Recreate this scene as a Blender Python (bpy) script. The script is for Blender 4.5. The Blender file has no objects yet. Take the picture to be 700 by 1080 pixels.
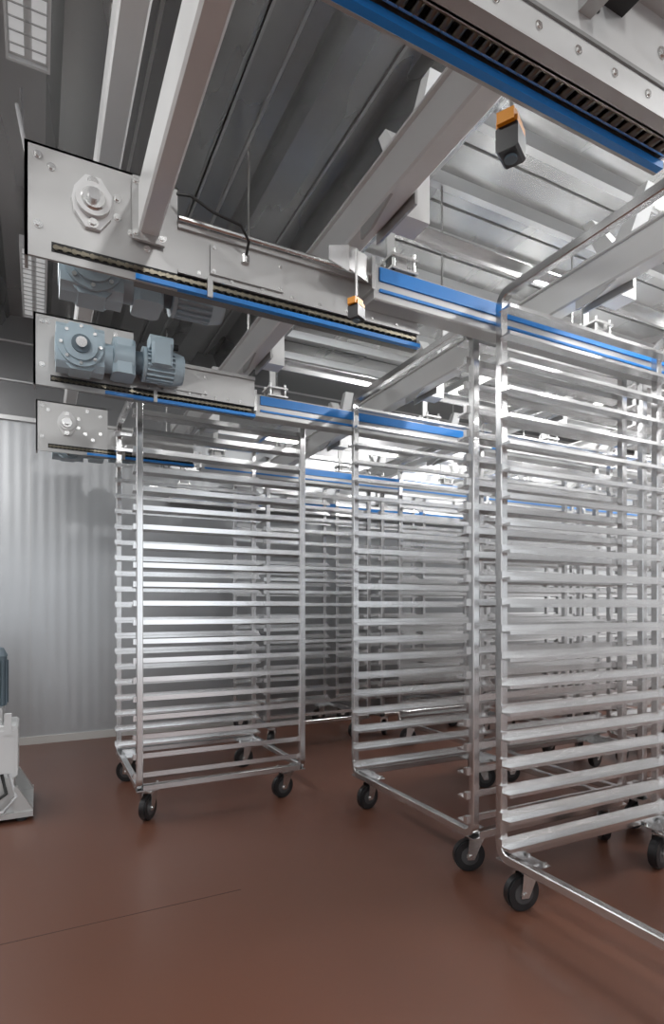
import bpy, math, random
from mathutils import Vector, Matrix
random.seed(3)
S=bpy.context.scene
try: S.view_settings.view_transform='Standard'
except Exception: pass

# ------------------------------------------------------------ materials
def mat(name,col,metal=0.0,rough=0.5,emit=None,es=0,noise=0.0,nscale=(1,1,1),bump=0.0,spec=0.5,colvar=0.0):
    m=bpy.data.materials.new(name); m.use_nodes=True
    nt=m.node_tree; b=nt.nodes['Principled BSDF']
    b.inputs['Base Color'].default_value=(*col,1); b.inputs['Metallic'].default_value=metal
    b.inputs['Roughness'].default_value=rough
    b.inputs['Specular IOR Level'].default_value=spec
    if emit:
        b.inputs['Emission Color'].default_value=(*emit,1); b.inputs['Emission Strength'].default_value=es
    if noise or bump or colvar:
        tc=nt.nodes.new('ShaderNodeTexCoord'); mp=nt.nodes.new('ShaderNodeMapping')
        mp.inputs['Scale'].default_value=nscale
        nz=nt.nodes.new('ShaderNodeTexNoise'); nz.inputs['Scale'].default_value=1; nz.inputs['Detail'].default_value=3
        nt.links.new(tc.outputs['Object'],mp.inputs['Vector']); nt.links.new(mp.outputs['Vector'],nz.inputs['Vector'])
        if noise:
            r=nt.nodes.new('ShaderNodeMapRange')
            r.inputs['To Min'].default_value=max(0.03,rough-noise); r.inputs['To Max'].default_value=rough+noise
            r.inputs['From Min'].default_value=.3; r.inputs['From Max'].default_value=.7
            nt.links.new(nz.outputs['Fac'],r.inputs['Value']); nt.links.new(r.outputs['Result'],b.inputs['Roughness'])
        if colvar:
            mx=nt.nodes.new('ShaderNodeMix'); mx.data_type='RGBA'
            mx.inputs['A'].default_value=(*[c*(1-colvar) for c in col],1)
            mx.inputs['B'].default_value=(*[min(1,c*(1+colvar)) for c in col],1)
            nt.links.new(nz.outputs['Fac'],mx.inputs['Factor']); nt.links.new(mx.outputs['Result'],b.inputs['Base Color'])
        if bump:
            bp=nt.nodes.new('ShaderNodeBump'); bp.inputs['Strength'].default_value=bump; bp.inputs['Distance'].default_value=.01
            nt.links.new(nz.outputs['Fac'],bp.inputs['Height']); nt.links.new(bp.outputs['Normal'],b.inputs['Normal'])
    return m
STEEL=mat('stainless_steel',(.70,.70,.70),1,.21,noise=.03,nscale=(3,15,15))
STEELB=mat('stainless_runner',(.80,.80,.80),1,.23,noise=.03,nscale=(2,12,12),colvar=.04)
PAINT=mat('bead_blasted_steel',(.45,.45,.445),.5,.40,noise=.04,nscale=(8,20,20),colvar=.04)
BEAM=mat('light_grey_beam_paint',(.68,.685,.68),.25,.38,noise=.03,nscale=(8,8,8),colvar=.03)
PAINTD=mat('steel_dark',(.22,.22,.215),.6,.4)
ZINC=mat('zinc_bolt',(.72,.72,.71),1,.26)
BLUE=mat('blue_plastic',(.018,.22,.64),0,.35)
BLACK=mat('black_rubber',(.012,.012,.013),0,.35)
SLOT=mat('slot_black',(.012,.012,.012),0,.6)
CHAIN=mat('chain_steel',(.20,.18,.14),1,.28)
HUB=mat('wheel_hub',(.06,.06,.062),.2,.4)
MOTOR=mat('motor_bluegrey',(.38,.48,.54),.05,.40,colvar=.05,nscale=(9,9,9))
MOTD=mat('motor_dark',(.11,.15,.18),.1,.5)
YEL=mat('amber_bracket',(.85,.33,.01),0,.4)
WHITE=mat('white_enamel',(.58,.585,.585),.0,.4)
CEIL=mat('galvanised_ceiling',(.47,.47,.465),.92,.27,noise=.04,nscale=(3,.6,1),colvar=.05)
CEILR=mat('ceiling_rib_metal',(.60,.60,.595),.85,.32)
LAMP=mat('lamp_diffuser',(.9,.9,.9),0,.4,emit=(1,.98,.95),es=3)
LAMPOFF=mat('lamp_reflector_glow',(.75,.77,.78),.4,.3,emit=(1,1,1),es=.22)  # unlit lamp; faint glow put in to lighten its reflector
CABLE=mat('cable_grey',(.45,.45,.46),0,.5)
SKIRT=mat('skirting_white',(.50,.49,.47),.2,.4)
JOINT=mat('floor_joint',(.03,.014,.01),0,.6)

def wallmat(name,col,rough,metal,axis):
    m=mat(name,col,metal,rough); nt=m.node_tree; b=nt.nodes['Principled BSDF']
    tc=nt.nodes.new('ShaderNodeTexCoord')
    w=nt.nodes.new('ShaderNodeTexWave'); w.wave_type='BANDS'; w.bands_direction=axis; w.inputs['Scale'].default_value=4.2
    nt.links.new(tc.outputs['Object'],w.inputs['Vector'])
    bp=nt.nodes.new('ShaderNodeBump'); bp.inputs['Strength'].default_value=.15; bp.inputs['Distance'].default_value=.004
    nt.links.new(w.outputs['Fac'],bp.inputs['Height']); nt.links.new(bp.outputs['Normal'],b.inputs['Normal'])
    return m
WALL=wallmat('wall_panel_silver',(.42,.43,.44),.32,.65,'X')
WALLS=wallmat('wall_panel_side',(.55,.555,.56),.36,.3,'Y')
WALLU=mat('wall_panel_upper',(.19,.19,.192),.6,.35)  # dark reflection on the upper wall, put into its colour
FLOOR=mat('epoxy_floor_chocolate',(.098,.042,.027),0,.36,noise=.015,nscale=(1.2,1.2,1.2),colvar=.04,spec=.40)

# ------------------------------------------------------------ mesh builder
class MB:
    def __init__(s): s.v=[];s.f=[];s.m=[];s.sm=[];s.mats=[]
    def mi(s,m):
        if m not in s.mats: s.mats.append(m)
        return s.mats.index(m)
    def face(s,idx,m,sm=False): s.f.append(idx);s.m.append(s.mi(m));s.sm.append(sm)
    def box(s,x0,x1,y0,y1,z0,z1,m,ch=0):
        if ch: return s.chbox(x0,x1,y0,y1,z0,z1,m,ch)
        n=len(s.v)
        s.v+=[(x0,y0,z0),(x1,y0,z0),(x1,y1,z0),(x0,y1,z0),(x0,y0,z1),(x1,y0,z1),(x1,y1,z1),(x0,y1,z1)]
        for q in [(3,2,1,0),(4,5,6,7),(0,1,5,4),(1,2,6,5),(2,3,7,6),(3,0,4,7)]: s.face([n+i for i in q],m)
    def chbox(s,x0,x1,y0,y1,z0,z1,m,c):
        d=[x1-x0,y1-y0,z1-z0]; a=d.index(max(d))
        lo=[x0,y0,z0];hi=[x1,y1,z1]; b,e=(a+1)%3,(a+2)%3
        c=min(c,d[b]*.45,d[e]*.45)
        pr=[(lo[b]+c,lo[e]),(hi[b]-c,lo[e]),(hi[b],lo[e]+c),(hi[b],hi[e]-c),(hi[b]-c,hi[e]),(lo[b]+c,hi[e]),(lo[b],hi[e]-c),(lo[b],lo[e]+c)]
        n=len(s.v)
        for t in (lo[a],hi[a]):
            for p in pr:
                q=[0,0,0];q[a]=t;q[b]=p[0];q[e]=p[1]; s.v.append(tuple(q))
        for i in range(8):
            j=(i+1)%8; s.face([n+i,n+j,n+8+j,n+8+i],m)
        s.face([n+i for i in range(7,-1,-1)],m); s.face([n+8+i for i in range(8)],m)
    def cyl(s,c,ax,r,l,m,seg=16,r2=None):
        A={'x':Vector((1,0,0)),'y':Vector((0,1,0)),'z':Vector((0,0,1))}.get(ax,ax) if isinstance(ax,str) else Vector(ax).normalized()
        U=A.orthogonal().normalized(); V=A.cross(U); c=Vector(c); r2=r if r2 is None else r2
        n=len(s.v)
        for t,rr in ((0,r),(l,r2)):
            for i in range(seg):
                a=2*math.pi*i/seg; s.v.append(tuple(c+A*t+(U*math.cos(a)+V*math.sin(a))*rr))
        for i in range(seg):
            j=(i+1)%seg; s.face([n+i,n+j,n+seg+j,n+seg+i],m,seg>8)
        s.face([n+i for i in range(seg-1,-1,-1)],m); s.face([n+seg+i for i in range(seg)],m)
    def pipe(s,pts,r,m,seg=8):
        pts=[Vector(p) for p in pts]; n=len(s.v); up=Vector((0.13,.2,1)).normalized()
        for k,p in enumerate(pts):
            t=(pts[min(k+1,len(pts)-1)]-pts[max(k-1,0)]).normalized()
            U=t.cross(up); U=U.normalized() if U.length>1e-3 else Vector((1,0,0)); V=t.cross(U)
            for i in range(seg):
                a=2*math.pi*i/seg; s.v.append(tuple(p+(U*math.cos(a)+V*math.sin(a))*r))
        for k in range(len(pts)-1):
            for i in range(seg):
                j=(i+1)%seg; s.face([n+k*seg+i,n+k*seg+j,n+(k+1)*seg+j,n+(k+1)*seg+i],m,True)
    def extr(s,prof,ax,t0,t1,m):
        b,e=(ax+1)%3,(ax+2)%3; n=len(s.v); k=len(prof)
        for t in (t0,t1):
            for p in prof:
                q=[0,0,0];q[ax]=t;q[b]=p[0];q[e]=p[1]; s.v.append(tuple(q))
        for i in range(k):
            j=(i+1)%k; s.face([n+i,n+j,n+k+j,n+k+i],m)
        s.face([n+i for i in range(k-1,-1,-1)],m); s.face([n+k+i for i in range(k)],m)
    def loop(s,x,y0,y1,z0,z1,R,w,m,c=.003,seg=6):
        path=[]
        for (cy,cz,a0) in ((y1-R,z1-R,0),(y0+R,z1-R,90),(y0+R,z0+R,180),(y1-R,z0+R,270)):
            for i in range(seg+1):
                a=math.radians(a0+90*i/seg); path.append((cy,cz,math.cos(a),math.sin(a)))
        h=w/2; pr=[(-h+c,-w),(h-c,-w),(h,-w+c),(h,-c),(h-c,0),(-h+c,0),(-h,-c),(-h,-w+c)]
        n=len(s.v); K=len(path)
        for (cy,cz,ca,sa) in path:
            for (dx,dr) in pr: s.v.append((x+dx,cy+(R+dr)*ca,cz+(R+dr)*sa))
        for k in range(K):
            k2=(k+1)%K
            for i in range(8):
                j=(i+1)%8; s.face([n+k*8+i,n+k*8+j,n+k2*8+j,n+k2*8+i],m)
    def mesh(s,name):
        me=bpy.data.meshes.new(name); me.from_pydata(s.v,[],s.f)
        for m in s.mats: me.materials.append(m)
        me.polygons.foreach_set('material_index',s.m); me.polygons.foreach_set('use_smooth',s.sm)
        me.update()
        import bmesh
        bm=bmesh.new(); bm.from_mesh(me); bmesh.ops.recalc_face_normals(bm,faces=bm.faces)
        for e in bm.edges:
            if len(e.link_faces)==2 and e.calc_face_angle(0)>.7: e.smooth=False
        bm.to_mesh(me); bm.free()
        return me
    def obj(s,name,loc=(0,0,0),parent=None):
        o=bpy.data.objects.new(name,s.mesh(name)); o.location=loc; S.collection.objects.link(o)
        if parent: o.parent=parent
        return o
def inst(name,me,loc,rz=0):
    o=bpy.data.objects.new(name,me); o.location=loc; o.rotation_euler=(0,0,rz); S.collection.objects.link(o); return o

# ------------------------------------------------------------ room shell
XL,XR,YB,YF,ZC=-1.6,7.2,4.75,-3.4,3.1
b=MB(); b.box(XL-.1,XR+.1,YF-1.5,YB+.1,-.1,0,FLOOR); b.obj('floor')
b=MB(); b.box(XL,.64,1.9685,1.9715,0,.0006,JOINT); b.obj('floor_joint_strip_1')  # thin dark strip laid on the floor as its joint line
b=MB(); b.box(XL-.1,XR+.1,YB,YB+.1,0,2.36,WALL)
for i in range(9):
    x=XL+.45+i*1.1; b.box(x,x+.004,YB-.002,YB,0,2.35,PAINT)
b.box(XL,XR,YB-.025,YB,2.34,2.37,CEILR)
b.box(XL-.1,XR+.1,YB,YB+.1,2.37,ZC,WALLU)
for z in (2.62,2.9): b.box(XL,XR,YB-.012,YB,z,z+.012,CEILR)
b.obj('wall_back')
b=MB(); b.box(XL-.1,XL,YF,YB,0,ZC,WALLS); b.obj('wall_left')
b=MB(); b.box(XR,XR+.1,YF,YB,0,ZC,WALLS); b.obj('wall_right')
b=MB()   # wall behind the camera; three bay openings added to let in light, vary reflections
ops=[(-1.2,.5),(1.2,3.1),(3.9,5.9)]; px=XL-.1
for (a,c) in ops:
    b.box(px,a,YF-.1,YF,0,ZC,WALLS); b.box(a,c,YF-.1,YF,2.75,ZC,WALLS); px=c
    for q in (a-.03,c-.03): b.box(q,q+.06,YF-.12,YF+.02,0,2.78,PAINTD)
b.box(px,XR+.1,YF-.1,YF,0,ZC,WALLS); b.obj('wall_front')
b=MB(); b.box(XL,XR,YB-.02,YB-.002,0,.055,SKIRT); b.obj('baseboard_back')
b=MB(); b.box(XL-.1,XR+.1,YF,YB+.1,ZC,ZC+.1,CEIL)
for x in (-1.3,-.85,-.40,.05,.50,.95):
    b.extr([(ZC,x-.02),(ZC,x+.22),(ZC-.09,x+.17),(ZC-.09,x+.03)],1,YF,YB,CEIL)
b.extr([(ZC,1.30),(ZC,1.62),(ZC-.22,1.54),(ZC-.22,1.38)],1,YF,YB,CEIL)
for x in (-.2,.25,.38,.72,.84,1.22): b.box(x,x+.012,YF,YB,ZC-.012,ZC,CEILR)
y=-2.8
while y<4.6:
    b.extr([(y,ZC),(y+.07,ZC),(y+.055,ZC-.05),(y+.015,ZC-.05)],0,1.62,XR,CEILR)
    b.box(1.62,XR,y+.18,y+.186,ZC-.006,ZC,PAINTD)
    y+=.36
b.obj('ceiling')

# ------------------------------------------------------------ racks
W,HT=.845,2.06
def rack_mesh(D):
    b=MB(); t=.029
    for x in (t/2,W-t/2): b.loop(x,0,D,.15,HT,.055,t,STEEL,seg=8)
    for y in (0,D-t):
        b.box(t,W-t,y,y+t,.15,.15+t,STEEL,.003)
    N=21
    for i in range(N):
        z=.205+i*.0888
        for s in (0,1):
            yv=t if s==0 else D-t
            d=1 if s==0 else -1
            e=.0015
            def bx(x0,x1,ya,yb,z0,z1): b.box(x0,x1,min(ya,yb),max(ya,yb),z0,z1,STEELB)
            bx(-.010,W+.010,yv,yv+d*e*1.6,z,z+.024)
            b.extr([(yv,z),(yv,z+e),(yv+d*.050,z+.004+e),(yv+d*.050,z-.006)],0,-.010,W+.010,STEELB)
            for xx in (-.011,W-.007):
                bx(xx,xx+.018,yv-d*.003,yv+d*.014,z-.001,z+.025)
    for cx in (.075,W-.075):
        for cy in (.075,D-.075):
            b.box(cx-.05,cx+.05,cy-.05,cy+.05,.146,.150,STEEL)
            sx=0 if cx<W/2 else W-.10; sy=0 if cy<D/2 else D-.10
            b.box(sx,sx+.10,sy,sy+.10,.150,.154,STEEL)
            for ax in (-.037,.037):
                for ay in (-.037,.037): b.cyl((cx+ax,cy+ay,.150),'z',.007,.010,ZINC,6)
            b.cyl((cx,cy,.128),'z',.026,.018,ZINC,16)
    return b
def caster(b,cx,cy,ang):
    M=Matrix.Translation((cx,cy,0))@Matrix.Rotation(ang,4,'Z'); n=len(b.v)
    ox=-.028
    b.cyl((ox,-.011,.060),'y',.060,.022,BLACK,32)
    b.cyl((ox,-.017,.060),'y',.055,.034,BLACK,32)
    b.cyl((ox,-.0185,.060),'y',.034,.037,HUB,20)
    b.cyl((ox,-.020,.060),'y',.016,.040,ZINC,12)
    b.cyl((ox,-.030,.060),'y',.007,.060,ZINC,8)
    for s in (-1,1):
        y0,y1=(.022,.025) if s>0 else (-.025,-.022)
        b.extr([(.135,.027),(.135,-.033),(.047,ox-.014),(.047,ox+.014)] ,1,y0,y1,ZINC)
    b.box(-.034,.028,-.025,.025,.127,.131,ZINC)
    for k in range(n,len(b.v)): b.v[k]=tuple(M@Vector(b.v[k]))
def build_rack(D,angs):
    b=rack_mesh(D); i=0
    for cx in (.075,W-.075):
        for cy in (.075,D-.075):
            caster(b,cx,cy,angs[i]); i+=1
    return b.mesh('bakery_rack_trolley')
R1=build_rack(.92,[0,-.2,1.9,.2]); R2=build_rack(.92,[-.35,.2,1.0,2.8]); R3=build_rack(.79,[.9,-.6,.2,.1])
P=[(R1,1.375,.57),(R2,1.41,1.64),(R3,.402,2.76),
   (R2,2.34,.57),(R1,2.36,1.64),(R3,2.34,2.76),(R3,1.42,3.80),(R3,2.36,3.80),
   (R1,3.30,.57),(R2,3.31,1.64),(R3,3.30,2.76),(R3,3.30,3.80),
   (R2,4.26,.57),(R1,4.26,1.64),(R3,4.26,2.76),(R3,4.26,3.80)]
for me,x,y in P: inst('bakery_rack_trolley',me,(x,y,0))

# ------------------------------------------------------------ chain conveyors
def bolt(b,x,y,z,r=.009,d=.008):
    b.cyl((x,y,z),'y',r,-d,ZINC,6); b.cyl((x,y,z),'y',r*1.5,-.002,ZINC,12)
def conveyor(x0,y,x1,zt=2.145,dp=.035,bearing=True):
    b=MB(); zb=1.865; px=x0+.37
    b.box(x0,px,y,y+.008,zb,zt,PAINT)
    b.box(x0,x0+.008,y,y+.07,zb,zt,PAINT); b.box(x0,px,y,y+.10,zt-.006,zt,PAINT)
    b.box(x0+.06,px,y-.0015,y+.001,zb+.020,zb+.044,SLOT)
    b.box(px,x1,y+.004,y+dp,zb+.052,2.045,PAINT,.004)
    b.box(px,x1,y-.006,y+.006,2.035,2.05,PAINT); b.box(px,x1,y-.004,y+.004,zb+.048,zb+.056,PAINT)
    b.box(px,x1,y+.012,y+dp,zb+.018,zb+.052,SLOT)
    b.box(x0+.26,x1,y-.008,y+.010,zb+.002,zb+.015,BLUE)
    b.box(x0+.26,x1,y+.010,y+dp,zb-.0,zb+.018,PAINTD)
    b.box(px+.08,px+.095,y-.012,y-.004,zb-.002,zb+.05,PAINT)
    x=x0+.07
    while x<x1-.02:
        b.cyl((x,y-.006,zb+.030),'y',.007,.018,CHAIN,8); b.box(x-.003,x+.014,y-.007,y-.005,zb+.026,zb+.034,CHAIN)
        x+=.021
    if bearing:
        cx,cz=x0+.155,zt-.115
        b.extr([(cz+.066,cx-.018),(cz+.066,cx+.018),(cz+.03,cx+.044),(cz,cx+.05),(cz-.03,cx+.044),(cz-.066,cx+.018),(cz-.066,cx-.018),(cz-.03,cx-.044),(cz,cx-.05),(cz+.03,cx-.044)],1,y-.012,y,WHITE)
        b.cyl((cx,y-.012,cz),'y',.042,-.016,WHITE,28); b.cyl((cx,y-.028,cz),'y',.030,-.006,ZINC,24,.026)
        b.cyl((cx,y-.030,cz),'y',.015,-.02,STEEL,16)
        bolt(b,cx,y-.012,cz+.052); bolt(b,cx,y-.012,cz-.052)
        pts=((.26,-.03),(.33,-.05),(.33,-.15),(.25,-.16),(.06,-.05),(.29,-.19),(.215,-.08),(.215,-.13))
    else: pts=((.05,-.03),(.30,-.03))
    for (ax,az) in ((.03,-.03),(.03,-.20))+pts:
        bolt(b,x0+ax,y,zt+az*(zt-zb)/.28,.007,.006)
    if x1-px>.4:
        b.box(px+.09,px+.31,y-.004,y+.004,zb+.068,zb+.15,PAINT)
        for ax in (.10,.30):
            for az in (.076,.142): bolt(b,px+ax,y-.003,zb+az,.004,.004)
        for k in range(8):
            bolt(b,px+.06+k*(x1-px-.1)/7.5,y+.004,zb+.064,.004,.004)
    return b
b=conveyor(-.03,1.60,1.14)
b.pipe([(.34,1.585,2.055),(.95,1.585,2.055)],.007,STEEL)
b.pipe([(.33,1.56,2.10),(.36,1.53,2.085),(.42,1.53,2.06),(.50,1.54,2.055),(.53,1.56,2.03),(.53,1.585,2.0)],.004,SLOT)
b.cyl((.53,1.592,1.985),'z',.012,.02,ZINC,10)
b.obj('chain_conveyor_beam')
conveyor(-.016,2.52,.885,bearing=False).obj('chain_conveyor_beam')
conveyor(-.01,3.58,.86).obj('chain_conveyor_beam')
b=MB(); y=.722; zb=1.865
b.box(-1.2,1.10,y+.014,y+.020,zb-.001,zb+.30,PAINT)
b.box(-1.2,1.10,y,y+.014,zb,zb+.014,BLUE)
b.box(-1.2,1.10,y-.045,y+.014,zb+.050,zb+.058,SLOT)
b.box(-1.2,1.10,y-.050,y-.042,zb+.004,2.19,PAINT,.002)
b.box(-1.2,1.10,y-.072,y-.042,zb+.004,zb+.010,PAINT); b.box(-1.2,1.10,y-.10,y-.05,2.08,2.09,PAINT)
b.box(-1.2,1.10,y-.07,y-.050,2.18,2.20,PAINT); b.box(-1.2,1.10,y-.054,y-.050,zb+.085,zb+.092,PAINTD)
b.box(1.092,1.10,y-.050,y+.020,zb+.02,2.19,PAINT)
x=-.2
while x<1.08:
    b.cyl((x,y-.032,zb+.026),'y',.0085,.026,CHAIN,10)
    for yy in (-.034,-.010): b.box(x-.004,x+.020,y+yy,y+yy+.004,zb+.016,zb+.036,ZINC if yy>-.02 else CHAIN)
    x+=.026
for k in range(14): bolt(b,-.1+k*.09,y-.050,zb+.06,.005,.004)
for k in range(5): bolt(b,.3+k*.18,y-.050,zb+.15,.008,.006)
b.box(.80,.83,y-.10,y-.050,1.99,2.18,PAINT); b.box(.86,.91,y-.10,y-.050,2.03,2.08,SLOT)
b.obj('chain_conveyor_beam')

# ------------------------------------------------------------ transfer rails
def rail(x0,x1,y,zc):
    b=MB()
    b.box(x0,x1,y-.03,y+.04,zc-.075,zc+.035,PAINT,.004)
    b.box(x0+.02,x1,y-.036,y-.03,zc-.016,zc+.026,BLUE)
    b.box(x0+.02,x1,y-.036,y-.03,zc-.050,zc-.041,BLUE)
    b.box(x0-.012,x0+.0,y-.04,y+.045,zc-.05,zc+.05,ZINC)
    k=x0+.06
    while k<x1:
        b.box(k,k+.10,y-.04,y+.05,zc+.035,zc+.043,ZINC); b.box(k,k+.10,y-.04,y+.05,zc+.075,zc+.083,ZINC)
        b.box(k+.03,k+.07,y-.02,y+.03,zc+.043,zc+.075,PAINT)
        for ax in (.012,.088):
            for ay in (-.03,.04): b.cyl((k+ax,y+ay,zc+.035),'z',.006,.065,ZINC,8)
        k+=.93
    z=zc+.235; yy=y+.06
    b.extr([(z-.015,x0-.03),(z+.015,x0-.03),(z+.02,x0+.10),(z+.02,x1),(z-.02,x1),(z-.02,x0+.10)],1,yy,yy+.012,STEEL)
    b.box(x0+.10,x1,yy-.03,yy+.012,z+.016,z+.020,STEEL)
    k=x0+.10
    while k<x1: b.box(k,k+.03,yy-.01,yy,zc+.03,z,PAINT); k+=.93
    pts=[(x0-.02,y-.03),(x0-.10,y-.055),(x0-.16,y-.04)]
    for i in range(2):
        (ax,ay),(bx,by)=pts[i],pts[i+1]; n=len(b.v)
        b.v+=[(ax,ay,zc-.03),(bx,by,zc-.02+i*.02),(bx,by,zc+.05-i*.01),(ax,ay,zc+.05),(ax,ay+.004,zc-.03),(bx,by+.004,zc-.02+i*.02),(bx,by+.004,zc+.05-i*.01),(ax,ay+.004,zc+.05)]
        for q in [(0,1,2,3),(7,6,5,4),(0,4,5,1),(3,2,6,7),(1,5,6,2),(0,3,7,4)]: b.face([n+j for j in q],STEEL)
    return b
rail(.925,5.2,1.565,2.027).obj('transfer_rail')
rail(.93,5.2,2.66,1.985).obj('transfer_rail')
rail(.93,5.2,3.70,1.935).obj('transfer_rail')
rail(.93,5.2,4.68,1.90).obj('transfer_rail')

# ------------------------------------------------------------ overhead cross beams
def cross(x0,x1,y0,y1,z0,z1,hang=True,m=BEAM):
    b=MB(); b.box(x0,x1,y0,y1,z0,z1,m,.006)
    if hang:
        for y in (y0+(y1-y0)*.45,y1-.1): b.cyl(((x0+x1)/2,y,z1),'z',.005,ZC-z1,ZINC,8)
    return b
b=cross(.235,.288,.745,1.59,1.985,2.115,False); b.box(.22,.303,1.582,1.592,1.965,2.13,PAINT)
for z in (1.98,2.115):
    bolt(b,.228,1.582,z,.006,.006); bolt(b,.295,1.582,z,.006,.006)
b.obj('overhead_cross_beam')
cross(.16,.23,-.4,4.6,2.36,2.46).obj('overhead_cross_beam')
def crossB(x,y0=.9,y1=4.55):
    b=cross(x,x+.065,y0,y1,2.10,2.21)
    b.box(x-.012,x+.077,y0,y1,2.205,2.213,BEAM)
    for yy in (1.30,2.38,3.42,4.4):
        if yy<y0: continue
        b.extr([(yy,2.10),(yy+.16,2.10),(yy+.16,2.068),(yy+.10,2.068)],0,x+.005,x+.013,PAINT)
        b.box(x+.07,x+.078,yy-.02,yy+.18,2.08,2.26,PAINT)
        for ay in (0,.14):
            for az in (2.10,2.24): b.cyl((x+.078,yy+ay,az),'x',.008,.008,ZINC,6)
        b.extr([(yy-.06,2.42),(yy-.02,2.42),(yy+.07,2.28),(yy+.07,2.22),(yy+.03,2.22)],0,x+.09,x+.15,BEAM)
        b.extr([(yy+.20,2.42),(yy+.16,2.42),(yy+.07,2.28),(yy+.07,2.22),(yy+.11,2.22)],0,x+.09,x+.15,BEAM)
        b.box(x+.078,x+.155,yy+.03,yy+.11,2.08,2.28,BEAM)
    b.box(x-.008,x+.073,y0-.008,y0,2.085,2.225,PAINT)
    return b
crossB(.83).obj('overhead_cross_beam')
for x in (1.72,2.62,3.54,4.46): crossB(x,.4).obj('overhead_cross_beam')

# ------------------------------------------------------------ gear motors
def gearmotor():
    b=MB()
    b.box(-.085,.085,-.05,.05,-.085,.085,MOTOR,.02)
    b.extr([(.095*math.sin(a),.095*math.cos(a)) for a in [i*math.pi/4+math.pi/8 for i in range(8)]],1,-.045,.045,MOTOR)
    b.cyl((0,-.05,0),'y',.080,-.012,MOTOR,28); b.cyl((0,-.062,0),'y',.060,-.010,MOTOR,28); b.cyl((0,-.072,0),'y',.034,-.008,MOTD,20)
    b.cyl((0,-.080,0),'y',.020,-.014,STEEL,16)
    for i in range(8):
        a=i*math.pi/4; b.cyl((.069*math.cos(a),-.062,.069*math.sin(a)),'y',.007,-.006,ZINC,6)
    b.cyl((.085,.0,-.01),'x',.055,.03,MOTOR,20)
    b.box(.115,.20,-.06,.06,-.075,.06,MOTOR,.015); b.cyl((.12,0,0),'x',.068,.075,MOTOR,24)
    b.cyl((.20,0,-.005),'x',.045,.03,MOTD,20)
    b.cyl((.23,0,-.005),'x',.068,.012,MOTOR,24); b.cyl((.242,0,-.005),'x',.058,.15,MOTOR,24)
    for i in range(20):
        a=2*math.pi*i/20; c=Vector((.245,.064*math.cos(a),-.005+.064*math.sin(a)))
        b.cyl(c,'x',.005,.105,MOTOR,4)
    b.cyl((.35,0,-.005),'x',.068,.035,MOTOR,24,.060); b.cyl((.385,0,-.005),'x',.05,.003,MOTD,20)
    b.box(.25,.34,-.085,.0,.040,.090,MOTOR,.01); b.box(.255,.335,-.100,-.07,-.03,.055,MOTOR,.01)
    b.cyl((.34,-.05,.065),'x',.012,.025,SLOT,10)
    b.cyl((0,.05,0),'y',.03,.02,STEEL,16)
    return b
g=gearmotor().mesh('gear_motor')
inst('gear_motor',g,(.145,2.44,1.99)); inst('gear_motor',g,(.14,1.84,1.985)); inst('gear_motor',g,(.16,3.82,1.97))

# ------------------------------------------------------------ sensors
def sensor(x,y,z,s=1,rz=.5):
    b=MB()
    b.box(-.025,.025,-.021,.021,-.058,-.010,BLACK,.005); b.cyl((0,0,-.063),'z',.012,.008,MOTD,16)
    b.box(-.024,.024,-.020,.020,-.012,.0,YEL); b.box(-.034,-.012,-.016,.016,-.012,.010,YEL)
    b.extr([(-.016,.0),(.016,.0),(.016,.006),(-.016,.014)],0,-.02,.020,YEL)
    b.cyl((0,0,.005),'z',.005,.19,ZINC,8)
    for i in range(len(b.v)):
        v=b.v[i]; b.v[i]=(v[0]*s,v[1]*s,v[2]*s)
    o=b.obj('proximity_sensor',(x,y,z)); o.rotation_euler=(0,0,rz)
sensor(.795,.82,1.905); sensor(.81,1.44,1.865,.8)

# ------------------------------------------------------------ lamps, seen and added
def lamp(x,y0,y1,z,power):
    b=MB(); D=LAMP if power else LAMPOFF
    b.extr([(z,x-.065),(z,x+.065),(z+.05,x+.05),(z+.05,x-.05)],1,y0,y1,WHITE)
    b.box(x-.055,x-.012,y0+.02,y1-.02,z-.008,z-.0005,D); b.box(x+.012,x+.055,y0+.02,y1-.02,z-.008,z-.0005,D)
    k=y0+.06
    while k<y1-.05 and not power: b.box(x-.058,x+.058,k,k+.004,z-.012,z-.008,PAINT); k+=.05
    b.box(x-.068,x+.068,y0-.012,y0,z-.014,z+.05,WHITE); b.box(x-.068,x+.068,y1,y1+.012,z-.014,z+.05,WHITE)
    b.box(x-.068,x-.060,y0,y1,z-.014,z,WHITE); b.box(x+.060,x+.068,y0,y1,z-.014,z,WHITE)
    for y in (y0+.15,y1-.15): b.cyl((x,y,z+.05),'z',.006,ZC-z-.05,ZINC,8)
    b.obj('seen_or_added_strip_lamp')
    if not power: return
    L=bpy.data.lights.new('seen_or_added_light','AREA'); L.shape='RECTANGLE'; L.size=.10; L.size_y=y1-y0-.04; L.energy=power; L.color=(1,.995,.99)
    o=bpy.data.objects.new('seen_or_added_light',L); o.location=(x,(y0+y1)/2,z-.02); S.collection.objects.link(o)
lamp(-.03,1.05,2.27,2.90,0); lamp(-.02,3.45,4.25,2.90,0)
for x,y,p in ((-.9,-2.2,40),(-.9,.2,30),(-.9,2.7,42),(.62,-1.8,46),(2.57,-1.6,48),(2.57,.55,48),(3.25,2.9,48),(4.1,-1.6,50),(4.1,.6,60),(4.6,3.0,65),(5.7,-1.6,40),(5.7,.6,60),(5.9,3.0,80)):  # lamps added to brighten the hall, save the seen one over the front lane
    lamp(x,y,y+1.2,2.88,p)
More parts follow.
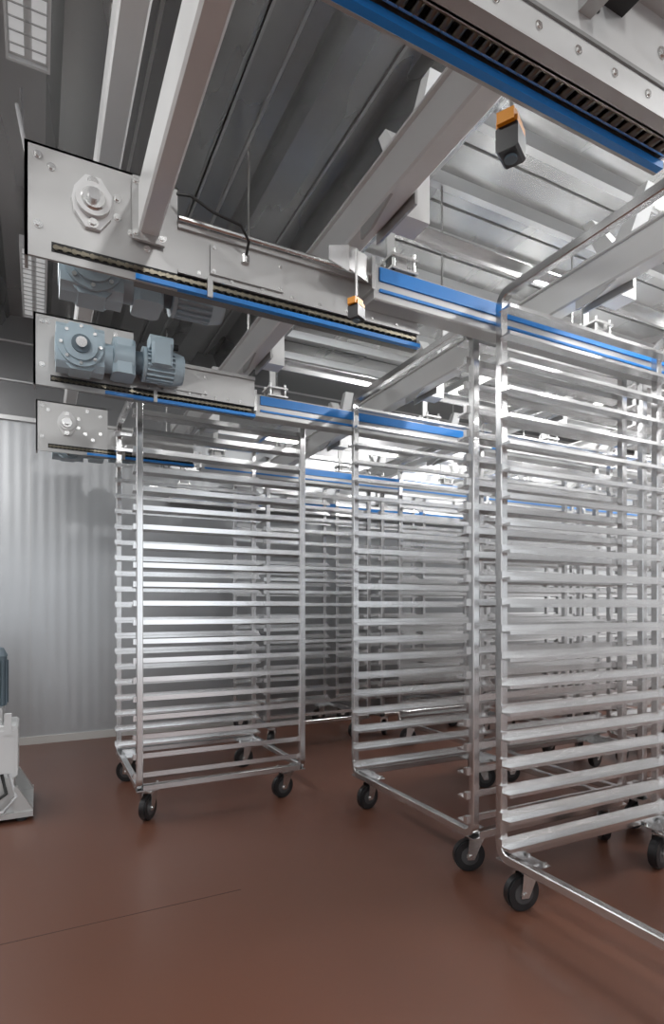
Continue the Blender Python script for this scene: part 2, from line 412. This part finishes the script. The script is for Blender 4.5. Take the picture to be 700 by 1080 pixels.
b=MB(); b.pipe([(-.06,2.6,3.05),(-.05,2.4,2.75),(-.06,2.1,2.6),(-.03,1.95,2.35),(.02,1.72,2.2),(.06,1.7,2.13)],.006,CABLE)
b.obj('power_cable')

# ------------------------------------------------------------ floor unit at left edge
b=MB()
b.box(-.55,-.02,3.05,3.5,.02,.045,PAINT)
for ya,yb in ((3.06,3.10),(3.42,3.46)): b.extr([(.045,-.10),(.045,-.02),(.16,-.085),(.16,-.10)],1,ya,yb,PAINT)
for x in (-.5,-.07):
    for y in (3.09,3.45): b.cyl((x,y,0),'z',.025,.022,SLOT,12)
b.box(-.55,-.10,3.08,3.46,.045,.20,PAINT); b.box(-.30,-.085,3.10,3.36,.20,.44,WHITE,.01)
b.box(-.29,-.10,3.096,3.10,.22,.42,WHITE)
b.box(-.14,-.11,3.09,3.11,.40,.50,WHITE)
b.box(-.50,-.15,3.14,3.40,.44,.52,PAINT)
b.cyl((-.21,3.26,.52),'z',.075,.24,MOTD,24); b.cyl((-.21,3.26,.76),'z',.08,.04,MOTD,24,.06)
for i in range(16):
    a=2*math.pi*i/16; b.cyl((-.21+.079*math.cos(a),3.26+.079*math.sin(a),.53),'z',.004,.21,MOTD,4)
b.pipe([(-.12,3.09,.22),(-.09,3.06,.12),(-.14,3.04,.06),(-.30,3.03,.05)],.008,CABLE)
b.pipe([(-.15,3.09,.22),(-.13,3.05,.14),(-.20,3.04,.09),(-.35,3.03,.08)],.008,SLOT)
b.obj('pump_control_unit')

# ------------------------------------------------------------ world + camera
w=bpy.data.worlds.new('world'); S.world=w; w.use_nodes=True
w.node_tree.nodes['Background'].inputs['Color'].default_value=(.90,.95,1,1); w.node_tree.nodes['Background'].inputs['Strength'].default_value=2.0
cam=bpy.data.cameras.new('camera'); co=bpy.data.objects.new('camera',cam); S.collection.objects.link(co)
co.location=(0,0,1.0); co.rotation_euler=(math.radians(90),0,math.radians(-26.94))
cam.sensor_fit='HORIZONTAL'; cam.sensor_width=24; cam.lens=24*610/700; cam.shift_y=100/700; cam.clip_start=.02
S.camera=co
